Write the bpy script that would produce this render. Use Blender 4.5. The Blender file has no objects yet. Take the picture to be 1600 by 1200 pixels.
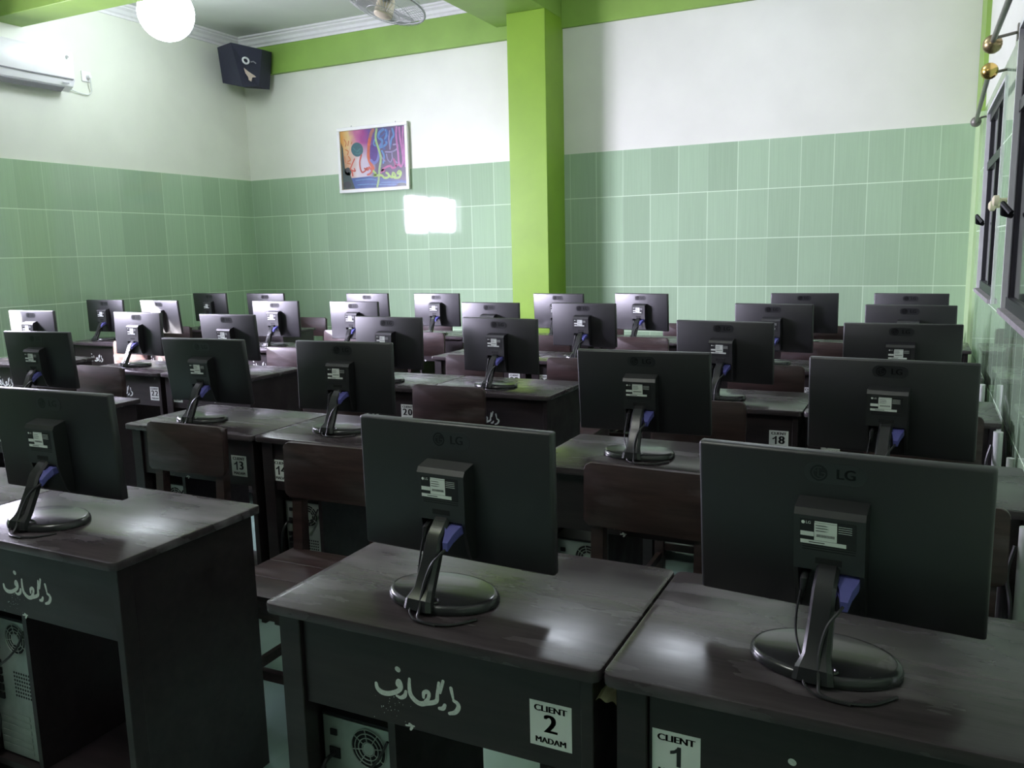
import bpy, bmesh, math, random
from mathutils import Vector, Matrix
random.seed(7)
scene = bpy.context.scene
COL = scene.collection
PI = math.pi

# ------------------------------------------------------------------ materials
def nodes_of(name):
    m = bpy.data.materials.new(name); m.use_nodes = True
    nt = m.node_tree
    return m, nt, nt.nodes['Principled BSDF']

def set_in(b, **kw):
    for k, v in kw.items():
        b.inputs[k.replace('_', ' ')].default_value = v

def mat(name, col, rough=.5, metal=0., spec=.5, noise=0., nscale=20., bump=0., coat=0., stretch=None):
    m, nt, b = nodes_of(name)
    set_in(b, Roughness=rough, Metallic=metal)
    b.inputs['Specular IOR Level'].default_value = spec
    b.inputs['Coat Weight'].default_value = coat
    b.inputs['Base Color'].default_value = (*col, 1)
    if noise or bump:
        tc = nt.nodes.new('ShaderNodeTexCoord')
        n = nt.nodes.new('ShaderNodeTexNoise'); n.inputs['Scale'].default_value = nscale; n.inputs['Detail'].default_value = 5
        src = tc.outputs['Object']
        if stretch:
            mp = nt.nodes.new('ShaderNodeMapping'); mp.inputs['Scale'].default_value = stretch
            nt.links.new(src, mp.inputs['Vector']); src = mp.outputs['Vector']
        nt.links.new(src, n.inputs['Vector'])
        if noise:
            r = nt.nodes.new('ShaderNodeValToRGB')
            r.color_ramp.elements[0].position = .3; r.color_ramp.elements[1].position = .7
            r.color_ramp.elements[0].color = (*[c * (1 - noise) for c in col], 1)
            r.color_ramp.elements[1].color = (*[min(1, c * (1 + noise)) for c in col], 1)
            nt.links.new(n.outputs['Fac'], r.inputs['Fac']); nt.links.new(r.outputs['Color'], b.inputs['Base Color'])
        if bump:
            bp = nt.nodes.new('ShaderNodeBump'); bp.inputs['Strength'].default_value = bump; bp.inputs['Distance'].default_value = .002
            nt.links.new(n.outputs['Fac'], bp.inputs['Height']); nt.links.new(bp.outputs['Normal'], b.inputs['Normal'])
    return m

def emit(name, col, strength):
    m, nt, b = nodes_of(name)
    b.inputs['Base Color'].default_value = (*col, 1)
    b.inputs['Emission Color'].default_value = (*col, 1); b.inputs['Emission Strength'].default_value = strength
    return m

def N(nt, typ, **kw):
    n = nt.nodes.new(typ)
    for k, v in kw.items(): setattr(n, k, v)
    return n

def math_node(nt, op, a, b=None):
    n = N(nt, 'ShaderNodeMath', operation=op)
    for i, v in enumerate((a, b)):
        if v is None: continue
        if isinstance(v, (int, float)): n.inputs[i].default_value = v
        else: nt.links.new(v, n.inputs[i])
    return n.outputs[0]

def tile_material(name, axis, h0, v0, tw, th, col, grout, gw=.006, rough=.035, vaxis='Z', tilt=.006, streak=True):
    m, nt, b = nodes_of(name)
    geo = N(nt, 'ShaderNodeNewGeometry'); sep = N(nt, 'ShaderNodeSeparateXYZ')
    nt.links.new(geo.outputs['Position'], sep.inputs[0])
    H = math_node(nt, 'DIVIDE', math_node(nt, 'SUBTRACT', sep.outputs[axis], h0), tw)
    V = math_node(nt, 'DIVIDE', math_node(nt, 'SUBTRACT', sep.outputs[vaxis], v0), th)
    fh, fv = math_node(nt, 'FRACT', H), math_node(nt, 'FRACT', V)
    ih, iv = math_node(nt, 'FLOOR', H), math_node(nt, 'FLOOR', V)
    gh = math_node(nt, 'LESS_THAN', fh, gw / tw); gv = math_node(nt, 'LESS_THAN', fv, gw / th)
    cmb = N(nt, 'ShaderNodeCombineXYZ'); nt.links.new(ih, cmb.inputs[0]); nt.links.new(iv, cmb.inputs[1])
    wn = N(nt, 'ShaderNodeTexWhiteNoise', noise_dimensions='3D'); nt.links.new(cmb.outputs[0], wn.inputs['Vector'])
    # some joints show pale, others are filled flush
    joint = math_node(nt, 'MAXIMUM', gv, math_node(nt, 'MULTIPLY', gh, math_node(nt, 'ADD', .05, math_node(nt, 'MULTIPLY', wn.outputs['Value'], .7))))
    # fine vertical streaks printed in the glaze plus tile-to-tile tone
    n = N(nt, 'ShaderNodeTexNoise'); n.inputs['Scale'].default_value = 1.0; n.inputs['Detail'].default_value = 4
    mp = N(nt, 'ShaderNodeMapping'); nt.links.new(geo.outputs['Position'], mp.inputs['Vector'])
    mp.inputs['Scale'].default_value = (70, 70, 2.2) if streak else (6, 6, 6)
    nt.links.new(mp.outputs[0], n.inputs['Vector'])
    t = math_node(nt, 'ADD', math_node(nt, 'MULTIPLY', n.outputs['Fac'], .40), math_node(nt, 'MULTIPLY', wn.outputs['Value'], .35))
    r = N(nt, 'ShaderNodeValToRGB')
    r.color_ramp.elements[0].position = .2; r.color_ramp.elements[1].position = .75
    r.color_ramp.elements[0].color = (*[c * .86 for c in col], 1); r.color_ramp.elements[1].color = (*[min(1, c * 1.12) for c in col], 1)
    nt.links.new(t, r.inputs['Fac'])
    mx = N(nt, 'ShaderNodeMix', data_type='RGBA'); nt.links.new(joint, mx.inputs['Factor'])
    nt.links.new(r.outputs['Color'], mx.inputs['A']); mx.inputs['B'].default_value = (*grout, 1)
    nt.links.new(mx.outputs['Result'], b.inputs['Base Color'])
    ro = math_node(nt, 'ADD', rough, math_node(nt, 'MULTIPLY', math_node(nt, 'MAXIMUM', gh, gv), .6))
    nt.links.new(ro, b.inputs['Roughness'])
    # each tile is laid very slightly out of true, so mirror images break at the joints
    sub = N(nt, 'ShaderNodeVectorMath', operation='SUBTRACT'); nt.links.new(wn.outputs['Color'], sub.inputs[0]); sub.inputs[1].default_value = (.5, .5, .5)
    sc = N(nt, 'ShaderNodeVectorMath', operation='SCALE'); nt.links.new(sub.outputs[0], sc.inputs[0]); sc.inputs['Scale'].default_value = tilt
    ad = N(nt, 'ShaderNodeVectorMath', operation='ADD'); nt.links.new(geo.outputs['Normal'], ad.inputs[0]); nt.links.new(sc.outputs[0], ad.inputs[1])
    nn = N(nt, 'ShaderNodeVectorMath', operation='NORMALIZE'); nt.links.new(ad.outputs[0], nn.inputs[0])
    nt.links.new(nn.outputs[0], b.inputs['Normal'])
    return m

def wood(name, dark, light, rough, scale=(1.5, 14, 14), scratches=0., coat=0., spec=.5):
    m, nt, b = nodes_of(name)
    tc = N(nt, 'ShaderNodeTexCoord'); mp = N(nt, 'ShaderNodeMapping'); mp.inputs['Scale'].default_value = scale
    oi = N(nt, 'ShaderNodeObjectInfo')
    off = N(nt, 'ShaderNodeVectorMath', operation='SCALE'); off.inputs[0].default_value = (7, 3, 5); nt.links.new(oi.outputs['Random'], off.inputs['Scale'])
    ad = N(nt, 'ShaderNodeVectorMath', operation='ADD'); nt.links.new(tc.outputs['Object'], ad.inputs[0]); nt.links.new(off.outputs[0], ad.inputs[1])
    nt.links.new(ad.outputs[0], mp.inputs['Vector'])
    n = N(nt, 'ShaderNodeTexNoise'); n.inputs['Scale'].default_value = 3; n.inputs['Detail'].default_value = 8; n.inputs['Roughness'].default_value = .65
    nt.links.new(mp.outputs[0], n.inputs['Vector'])
    r = N(nt, 'ShaderNodeValToRGB'); r.color_ramp.elements[0].position = .3; r.color_ramp.elements[1].position = .72
    r.color_ramp.elements[0].color = (*dark, 1); r.color_ramp.elements[1].color = (*light, 1)
    nt.links.new(n.outputs['Fac'], r.inputs['Fac'])
    out = r.outputs['Color']
    n2 = N(nt, 'ShaderNodeTexNoise'); n2.inputs['Scale'].default_value = 6; n2.inputs['Detail'].default_value = 6
    mp2 = N(nt, 'ShaderNodeMapping'); mp2.inputs['Scale'].default_value = (.6, 2.2, 2.2); nt.links.new(ad.outputs[0], mp2.inputs['Vector'])
    nt.links.new(mp2.outputs[0], n2.inputs['Vector'])
    if scratches:
        r2 = N(nt, 'ShaderNodeValToRGB'); r2.color_ramp.elements[0].position = .54; r2.color_ramp.elements[1].position = .76
        r2.color_ramp.elements[0].color = (0, 0, 0, 1); r2.color_ramp.elements[1].color = (scratches,) * 3 + (1,)
        nt.links.new(n2.outputs['Fac'], r2.inputs['Fac'])
        mx = N(nt, 'ShaderNodeMix', data_type='RGBA'); nt.links.new(r2.outputs['Color'], mx.inputs['Factor'])
        nt.links.new(out, mx.inputs['A']); mx.inputs['B'].default_value = (.30, .26, .29, 1)
        out = mx.outputs['Result']
    nt.links.new(out, b.inputs['Base Color'])
    rr = N(nt, 'ShaderNodeMapRange'); rr.inputs['To Min'].default_value = rough * .75; rr.inputs['To Max'].default_value = rough * 1.3
    rr.inputs['From Min'].default_value = .3; rr.inputs['From Max'].default_value = .7
    nt.links.new(n2.outputs['Fac'], rr.inputs['Value']); nt.links.new(rr.outputs[0], b.inputs['Roughness'])
    b.inputs['Specular IOR Level'].default_value = spec
    b.inputs['Coat Weight'].default_value = coat; b.inputs['Coat Roughness'].default_value = .12
    bp = N(nt, 'ShaderNodeBump'); bp.inputs['Strength'].default_value = .12; bp.inputs['Distance'].default_value = .001
    nt.links.new(n.outputs['Fac'], bp.inputs['Height']); nt.links.new(bp.outputs['Normal'], b.inputs['Normal'])
    return m

TILE = (.395, .545, .375); GROUT = (.66, .80, .62)
M = dict(
    tile_back=tile_material('green glazed tile back left', 'X', -6.4458, 2.267, .2502, .4, TILE, GROUT),
    tile_back_r=tile_material('green glazed tile back right', 'X', -6.4109, 2.286, .2502, .4, TILE, GROUT),
    tile_left=tile_material('green glazed tile left', 'Y', 4.7478, 2.267, .2502, .4, TILE, GROUT),
    tile_right=tile_material('green glazed tile right', 'Y', 4.61, 2.286, .2502, .4, TILE, GROUT),
    floor=tile_material('pale green floor tile', 'X', 0, 0, .4, .4, (.36, .52, .47), (.25, .33, .30), vaxis='Y', rough=.12, streak=False, tilt=.002),
    plaster=mat('white wall paint', (.77, .78, .70), .42, noise=.03, nscale=3, bump=.08),
    front_wall=mat('darkened unseen wall', (.05, .065, .055), .7, noise=.1, nscale=4),  # unseen wall, coloured dark so the near monitor backs reflect little
    ceiling=mat('ceiling paint', (.62, .65, .60), .7, noise=.03, nscale=3),
    cornice=mat('white cornice plaster', (.80, .78, .80), .6, noise=.03),
    beam=mat('green beam paint', (.24, .40, .075), .5, noise=.07, nscale=4),
    pale_trim=mat('pale lime edge', (.50, .66, .36), .4, noise=.06, nscale=6),
    pillar=mat('lime pillar paint', (.21, .37, .028), .45, noise=.06, nscale=4),
    desktop=wood('dark varnished desktop', (.034, .027, .030), (.068, .054, .060), .25, scratches=.40, coat=0., spec=.36),
    desk=wood('dark stained wood', (.011, .0075, .0088), (.026, .017, .019), .42, coat=.05),
    chair=wood('reddish brown stained wood', (.020, .011, .010), (.058, .031, .030), .42, scratches=.25, coat=.1),
    plastic=mat('matte black plastic', (.0045, .005, .007), .45, noise=.1, nscale=60, spec=1.),
    box=mat('black textured plastic', (.006, .0065, .0080), .46, spec=1., noise=.1, nscale=80),
    gloss=mat('glossy black plastic', (.020, .020, .022), .24, noise=.05, spec=.5, coat=.15),
    badge=mat('satin badge black', (.010, .0105, .013), .42, noise=.05, spec=.9),
    ink=mat('embossed dark lettering', (.005, .005, .006), .3, noise=.05, spec=.45),
    screen=mat('black lcd screen', (.008, .008, .010), .2, noise=.05),
    white_label=mat('white label paper', (.80, .84, .80), .6, noise=.03),
    black_ink=mat('black print', (.012, .012, .014), .5, noise=.05),
    stencil=mat('white spray paint', (.66, .70, .66), .75, noise=.14, nscale=160),
    blue=mat('blue plastic plug', (.10, .10, .34), .4, noise=.06),
    cable=mat('black rubber cable', (.016, .016, .018), .4, noise=.06),
    steel=mat('galvanised steel', (.36, .40, .37), .45, metal=.55, noise=.1, nscale=30),
    case=mat('black painted case steel', (.012, .012, .015), .5, noise=.08),
    dark=mat('dark cavity', (.006, .006, .007), .7, noise=.05),
    ac=mat('white appliance plastic', (.86, .84, .87), .35, noise=.01),
    grey=mat('grey plastic', (.28, .27, .30), .5, noise=.05),
    brass=mat('brass', (.72, .50, .16), .25, metal=1., noise=.08),
    bronze=mat('dull bronze', (.36, .28, .15), .35, metal=.9, noise=.12),
    rod=mat('dull grey painted tube', (.23, .22, .19), .4, metal=.4, noise=.1),
    cream=mat('cream plastic', (.80, .72, .52), .45, noise=.04),
    speaker=mat('navy speaker cloth', (.020, .021, .045), .7, noise=.12, nscale=90),
    silver=mat('silver badge', (.75, .75, .78), .3, noise=.03),
    peel=mat('peeled pinkish sticker', (.58, .46, .42), .7, noise=.1, nscale=60),
    frame_white=mat('white picture frame', (.82, .82, .80), .4, noise=.02),
    dark_frame=mat('dark window frame', (.022, .023, .025), .4, noise=.1),
    glass=mat('dark window glass', (.008, .009, .011), .06, noise=.05, spec=.6),
    white_jamb=mat('white window jamb paint', (.80, .82, .80), .5, noise=.06, nscale=9),
    sill=mat('grey worn sill', (.36, .33, .35), .5, noise=.2, nscale=14),
    pvc=mat('white pvc pipe', (.72, .74, .72), .35, noise=.04),
    wire=mat('pale wire', (.50, .52, .50), .4, noise=.04),
    fan_blade=mat('translucent grey fan blade', (.55, .57, .54), .4, noise=.03),
    bulb=emit('cool white lamp glass', (.84, .90, 1.), 23),
)

# ------------------------------------------------------------------ mesh helpers
def link(name, me, m, parent=None):
    o = bpy.data.objects.new(name, me); COL.objects.link(o)
    if m is not None:
        me.materials.clear(); me.materials.append(M[m] if isinstance(m, str) else m)
    if parent is not None: o.parent = parent
    return o

def flush(bm, name, m, parent=None, smooth=False, angle=35):
    me = bpy.data.meshes.new(name)
    bmesh.ops.recalc_face_normals(bm, faces=bm.faces)
    if smooth:
        for f in bm.faces: f.smooth = True
        for e in bm.edges:
            if len(e.link_faces) == 2 and e.calc_face_angle(0) > math.radians(angle): e.smooth = False
    bm.to_mesh(me); bm.free()
    return link(name, me, m, parent)

def box(bm, x0, x1, y0, y1, z0, z1, bev=0., seg=2):
    r = bmesh.ops.create_cube(bm, size=1.)
    vs = r['verts']
    for v in vs:
        v.co = Vector(((x0 + x1) / 2 + v.co.x * (x1 - x0), (y0 + y1) / 2 + v.co.y * (y1 - y0), (z0 + z1) / 2 + v.co.z * (z1 - z0)))
    if bev:
        es = list({e for v in vs for e in v.link_edges})
        bmesh.ops.bevel(bm, geom=es, offset=bev, segments=seg, affect='EDGES', profile=.5)
    return vs

def prism(bm, pts, axis, a, b):
    """extrude a closed 2-D outline along an axis between a and b"""
    def p3(p, t):
        return {'x': (t, p[0], p[1]), 'y': (p[0], t, p[1]), 'z': (p[0], p[1], t)}[axis]
    A = [bm.verts.new(p3(p, a)) for p in pts]; B = [bm.verts.new(p3(p, b)) for p in pts]
    n = len(pts)
    bm.faces.new(A); bm.faces.new(B[::-1])
    for i in range(n): bm.faces.new((A[i], B[i], B[(i + 1) % n], A[(i + 1) % n]))
    return A + B

def rrect(x0, x1, y0, y1, r, n=4):
    out = []
    for cx, cy, a0 in ((x1 - r, y1 - r, 0), (x0 + r, y1 - r, 90), (x0 + r, y0 + r, 180), (x1 - r, y0 + r, 270)):
        for i in range(n + 1):
            a = math.radians(a0 + 90 * i / n); out.append((cx + r * math.cos(a), cy + r * math.sin(a)))
    return out

def ellipse(cx, cy, rx, ry, n=40):
    return [(cx + rx * math.cos(2 * PI * i / n), cy + ry * math.sin(2 * PI * i / n)) for i in range(n)]

def tube(bm, pts, r, n=8, closed=False):
    P = [Vector(p) for p in pts]; rings = []
    up = Vector((0, 0, 1))
    L = len(P); prev = None
    for i, p in enumerate(P):
        if closed: t = P[(i + 1) % L] - P[i - 1]
        else: t = P[min(i + 1, L - 1)] - P[max(i - 1, 0)]
        t.normalize()
        if prev is None:
            a = t.cross(up if abs(t.z) < .95 else Vector((1, 0, 0))).normalized()
        else:
            a = (prev - t * prev.dot(t)).normalized()
        prev = a; b = t.cross(a)
        rr = r[i] if isinstance(r, (list, tuple)) else r
        rings.append([bm.verts.new(p + rr * (a * math.cos(2 * PI * k / n) + b * math.sin(2 * PI * k / n))) for k in range(n)])
    m = L if closed else L - 1
    for i in range(m):
        A, B = rings[i], rings[(i + 1) % L]
        for k in range(n): bm.faces.new((A[k], B[k], B[(k + 1) % n], A[(k + 1) % n]))
    if not closed:
        bm.faces.new(rings[0][::-1]); bm.faces.new(rings[-1])

def spline(pts, n=8):
    P = [Vector(p) for p in pts]; P = [P[0] * 2 - P[1]] + P + [P[-1] * 2 - P[-2]]
    out = []
    for i in range(1, len(P) - 2):
        for k in range(n):
            t = k / n; a, b, c, d = P[i - 1:i + 3]
            out.append(.5 * ((2 * b) + (c - a) * t + (2 * a - 5 * b + 4 * c - d) * t * t + (3 * b - a - 3 * c + d) * t ** 3))
    out.append(P[-2]); return out

def lathe(bm, prof, n=24, M4=None):
    """profile of (radius, height) spun about z"""
    rings = []
    for r, z in prof:
        if r < 1e-6: rings.append([bm.verts.new((0, 0, z))])
        else: rings.append([bm.verts.new((r * math.cos(2 * PI * k / n), r * math.sin(2 * PI * k / n), z)) for k in range(n)])
    for A, B in zip(rings, rings[1:]):
        for k in range(n):
            a0, a1 = A[k % len(A)], A[(k + 1) % len(A)]; b0, b1 = B[k % len(B)], B[(k + 1) % len(B)]
            f = [v for i, v in enumerate((a0, a1, b1, b0)) if v not in (a0, a1, b1, b0)[:i]]
            if len(f) > 2: bm.faces.new(f)
    if M4 is not None:
        bmesh.ops.transform(bm, matrix=M4, verts=[v for r in rings for v in r])

def sphere(bm, c, r, seg=16, scale=(1, 1, 1)):
    g = bmesh.ops.create_uvsphere(bm, u_segments=seg, v_segments=seg // 2, radius=r)
    for v in g['verts']: v.co = Vector(c) + Vector((v.co.x * scale[0], v.co.y * scale[1], v.co.z * scale[2]))

def stroke(bm, pts, y, sub=5, wk=1.):
    """brush stroke lying in a plane of constant y; pts are (x, z, half width)"""
    Q = spline(pts, sub) if len(pts) > 2 else [Vector(p) for p in pts]
    L = []
    for i, q in enumerate(Q):
        t = Q[min(i + 1, len(Q) - 1)] - Q[max(i - 1, 0)]; t = Vector((t.x, t.y, 0))
        if t.length < 1e-9: t = Vector((1, 0, 0))
        t.normalize(); nx, nz = -t.y, t.x; w = max(q.z * wk, .0004)
        L.append((bm.verts.new((q.x + nx * w, y, q.y + nz * w)), bm.verts.new((q.x - nx * w, y, q.y - nz * w))))
    for (a, b), (c, d) in zip(L, L[1:]): bm.faces.new((a, b, d, c))
    for q in (Q[0], Q[-1]):
        w = max(q.z * wk, .0004); bm.faces.new([bm.verts.new((q.x + w * math.cos(2 * PI * k / 10), y - .00003, q.y + w * math.sin(2 * PI * k / 10))) for k in range(10)])

def flat(bm, pts, y):
    bm.faces.new([bm.verts.new((p[0], y, p[1])) for p in pts])

def text_into(bm, s, size, x, z, y, bold=.0, sx=1.):
    """a line of lettering centred at (x, z), facing -y"""
    cu = bpy.data.curves.new('lettering', 'FONT'); cu.body = s; cu.size = size; cu.align_x = 'CENTER'; cu.align_y = 'CENTER'
    cu.offset = bold; cu.resolution_u = 3; cu.fill_mode = 'FRONT'
    o = bpy.data.objects.new('lettering', cu); COL.objects.link(o)
    me = bpy.data.meshes.new_from_object(o.evaluated_get(bpy.context.evaluated_depsgraph_get()))
    COL.objects.unlink(o); bpy.data.objects.remove(o); bpy.data.curves.remove(cu)
    vs = [bm.verts.new((x + v.co.x * sx, y, z + v.co.y)) for v in me.vertices]
    for p in me.polygons:
        try: bm.faces.new([vs[i] for i in p.vertices])
        except ValueError: pass
    bpy.data.meshes.remove(me)

def digits_into(bm, s, size, x, z, y):
    """heavy numerals; the 1 is drawn with its flag"""
    wd_ = {'1': .50}; ws = [wd_.get(c, .66) * size for c in s]; cx = x - sum(ws) / 2
    for c, w_ in zip(s, ws):
        m_ = cx + w_ / 2; cx += w_
        if c == '1':
            k = size; h_ = .365
            flat(bm, [(m_ + .02 * k, z - h_ * k), (m_ + .17 * k, z - h_ * k), (m_ + .17 * k, z + h_ * k), (m_ + .05 * k, z + h_ * k), (m_ + .02 * k, z + .30 * k)], y)
            flat(bm, [(m_ + .021 * k, z + .302 * k), (m_ - .06 * k, z + .22 * k), (m_ - .20 * k, z + .17 * k), (m_ - .20 * k, z + .055 * k), (m_ - .08 * k, z + .085 * k), (m_ + .021 * k, z + .14 * k)], y)
        else:
            for dx in (-.045, -.0225, 0, .0225, .045): text_into(bm, c, size, m_ + dx * size, z, y, 0, 1.05)

def flat_flush(bm, name, m, parent=None):
    for f in bm.faces:
        f.normal_update()
        if f.normal.y > 0: f.normal_flip()
    me = bpy.data.meshes.new(name); bm.to_mesh(me); bm.free()
    return link(name, me, m, parent)

def thing(name, label, cat, loc=(0, 0, 0), rz=0., group=None):
    o = bpy.data.objects.new(name, None); COL.objects.link(o); o.empty_display_size = .1
    o.location = loc; o.rotation_euler = (0, 0, rz); o['label'] = label; o['category'] = cat
    if group: o['group'] = group
    return o

def tag(o, label, cat, group=None):
    o['label'] = label; o['category'] = cat
    if group: o['group'] = group
    return o

def struct(o):
    o['kind'] = 'structure'; return o

def dup(root, loc, rz, label, group=None):
    r = root.copy(); COL.objects.link(r); r.location = loc; r.rotation_euler = (0, 0, rz); r['label'] = label
    if group: r['group'] = group
    for ch in root.children:
        c = ch.copy(); COL.objects.link(c); c.parent = r
        for g in ch.children:
            d = g.copy(); COL.objects.link(d); d.parent = c
    return r

# ------------------------------------------------------------------ the room
XL, XR, YB, YF, ZC = -6.7165, .346, 7.235, -1.7, 3.745
PX0, PX1, PY = -3.327, -2.964, 6.835          # pillar
WL = (2.52, 4.12, 1.72, 2.29)                 # window in the left wall: y0, y1, z0, z1
WR = [(4.85, 6.12, 1.105, 2.215), (2.75, 4.28, 1.105, 2.32)]   # windows in the right wall

bm = bmesh.new(); box(bm, XL - .2, XR + .2, YF - .2, YB + .2, -.15, 0); struct(flush(bm, 'floor', 'floor'))
bm = bmesh.new(); box(bm, XL - .2, XR + .2, YF - .2, YB + .2, ZC, ZC + .15); struct(flush(bm, 'ceiling', 'ceiling'))
bm = bmesh.new(); box(bm, XL - .12, XR + .12, YB, YB + .12, 0, ZC); struct(flush(bm, 'wall_back', 'plaster'))
bm = bmesh.new(); box(bm, XL - .12, XR + .12, YF - .12, YF, 0, ZC); struct(flush(bm, 'wall_front', 'front_wall'))

def holed(bm, x0, x1, y0, y1, z0, z1, holes):
    """wall slab across y with rectangular openings, as a set of boxes"""
    y = y0
    for a, b, c, d in sorted(holes):
        box(bm, x0, x1, y, a, z0, z1)
        if c > z0: box(bm, x0, x1, a, b, z0, c)
        if d < z1: box(bm, x0, x1, a, b, d, z1)
        y = b
    box(bm, x0, x1, y, y1, z0, z1)

bm = bmesh.new(); holed(bm, XL - .12, XL, YF, YB, 0, ZC, [WL]); struct(flush(bm, 'wall_left', 'plaster'))
bm = bmesh.new(); holed(bm, XR, XR + .12, YF, YB, 0, ZC, WR); struct(flush(bm, 'wall_right', 'plaster'))
T = .008
bm = bmesh.new(); box(bm, XL, PX0, YB - T, YB, 0, 2.267); struct(flush(bm, 'trim_1', 'tile_back'))
bm = bmesh.new(); box(bm, PX1, XR, YB - T, YB, 0, 2.286); struct(flush(bm, 'trim_2', 'tile_back_r'))
bm = bmesh.new(); holed(bm, XL, XL + T, YF, YB - T, 0, 2.267, [(WL[0], WL[1], WL[2], 2.267)]); struct(flush(bm, 'trim_3', 'tile_left'))
bm = bmesh.new(); holed(bm, XR - T, XR, YF, 6.62, 0, 2.286, [(w[0], w[1], w[2], min(w[3], 2.286)) for w in WR]); struct(flush(bm, 'trim_4', 'tile_right'))
# pillar, beams and cornices
bm = bmesh.new(); box(bm, PX0, PX1, PY, YB, 0, 3.46, .004, 1); struct(flush(bm, 'trim_5', 'pillar'))
bm = bmesh.new(); box(bm, -3.60, PX1 - .004, YF, YB, 3.46, ZC, .004, 1); struct(flush(bm, 'trim_6', 'beam'))
bm = bmesh.new(); box(bm, XL, -3.60, YB - .05, YB, 3.345, ZC); box(bm, -3.60, PX0 - .001, YB - .05, YB, 3.345, 3.46); struct(flush(bm, 'trim_7', 'beam'))
bm = bmesh.new(); box(bm, PX1, XR, YB - .03, YB, 3.375, ZC); struct(flush(bm, 'trim_8', 'beam'))
bm = bmesh.new(); box(bm, XL, -3.60, 4.44, 4.72, 3.335, ZC, .004, 1); struct(flush(bm, 'trim_9', 'beam'))
bm = bmesh.new(); box(bm, .318, XR, 6.62, YB - T, 2.286, ZC); struct(flush(bm, 'trim_10', 'beam'))
bm = bmesh.new(); box(bm, .320, XR, 6.62, YB - T, 0, 2.2855); struct(flush(bm, 'trim_13', 'pale_trim'))
co = [(0, 0), (.012, 0), (.012, .022), (.030, .034), (.040, .060), (.066, .078), (.066, .090), (.088, .098), (.088, .115), (0, .115)]
bm = bmesh.new(); prism(bm, [(YB - .05 - a, 3.629 + b) for a, b in co], 'x', XL, -3.60); struct(flush(bm, 'trim_11', 'cornice'))
bm = bmesh.new(); prism(bm, [(XL + a, 3.629 + b) for a, b in co], 'y', 4.72, YB - .05); struct(flush(bm, 'trim_12', 'cornice'))

# left window: open frame with two mullions and a transom stub
w = thing('window_1', '', ''); del w['label'], w['category']; struct(w)
bm = bmesh.new()
x0, x1 = XL - .11, XL - .06
y0, y1, z0, z1 = WL
for a, b in ((y0, y0 + .04), (y1 - .04, y1), ((y0 + y1) / 2 - .02, (y0 + y1) / 2 + .02)): box(bm, x0, x1, a, b, z0, z1)
for a, b in ((z0, z0 + .04), (z1 - .035, z1)): box(bm, x0, x1, y0, y1, a, b)
flush(bm, 'window_frame', 'white_jamb', w)

for i, (a, b, c, d) in enumerate(WR):
    w = thing('window_%d' % (i + 2), '', ''); del w['label'], w['category']; struct(w)
    bm = bmesh.new(); J = .05
    box(bm, XR - .016, XR + .12, b - .02, b, c, d); box(bm, XR - .016, XR + .12, a, a + .02, c, d)
    box(bm, XR - .016, XR + .12, a + .02, b - .02, d - .02, d)
    flush(bm, 'window_jamb', 'white_jamb', w)
    bm = bmesh.new(); box(bm, XR - .03, XR + .12, a + .02, b - .02, c, c + .022); flush(bm, 'window_sill', 'sill', w)
    bm = bmesh.new(); fx0, fx1 = XR + .006, XR + .045; mid = (a + b) / 2
    for p, q in ((a + .02, a + .065), (b - .065, b - .02), (mid - .03, mid + .03)): box(bm, fx0, fx1, p, q, c + .022, d - .02)
    for p, q in ((c + .022, c + .07), (d - .065, d - .02), (d - .36, d - .31)): box(bm, fx0 - .005, fx1, a + .02, b - .02, p, q)
    flush(bm, 'window_frame', 'dark_frame', w)
    bm = bmesh.new(); box(bm, XR + .018, XR + .026, a + .066, b - .066, c + .071, d - .066); flush(bm, 'window_pane', 'glass', w)
    bm = bmesh.new(); zz = c + .42
    tube(bm, [(fx0 - .01, b - .10, zz), (fx0 - .045, b - .12, zz + .01), (fx0 - .05, b - .16, zz + .05), (fx0 - .02, b - .19, zz + .01)], .012)
    flush(bm, 'window_latch', 'dark_frame', w, True)

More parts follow.
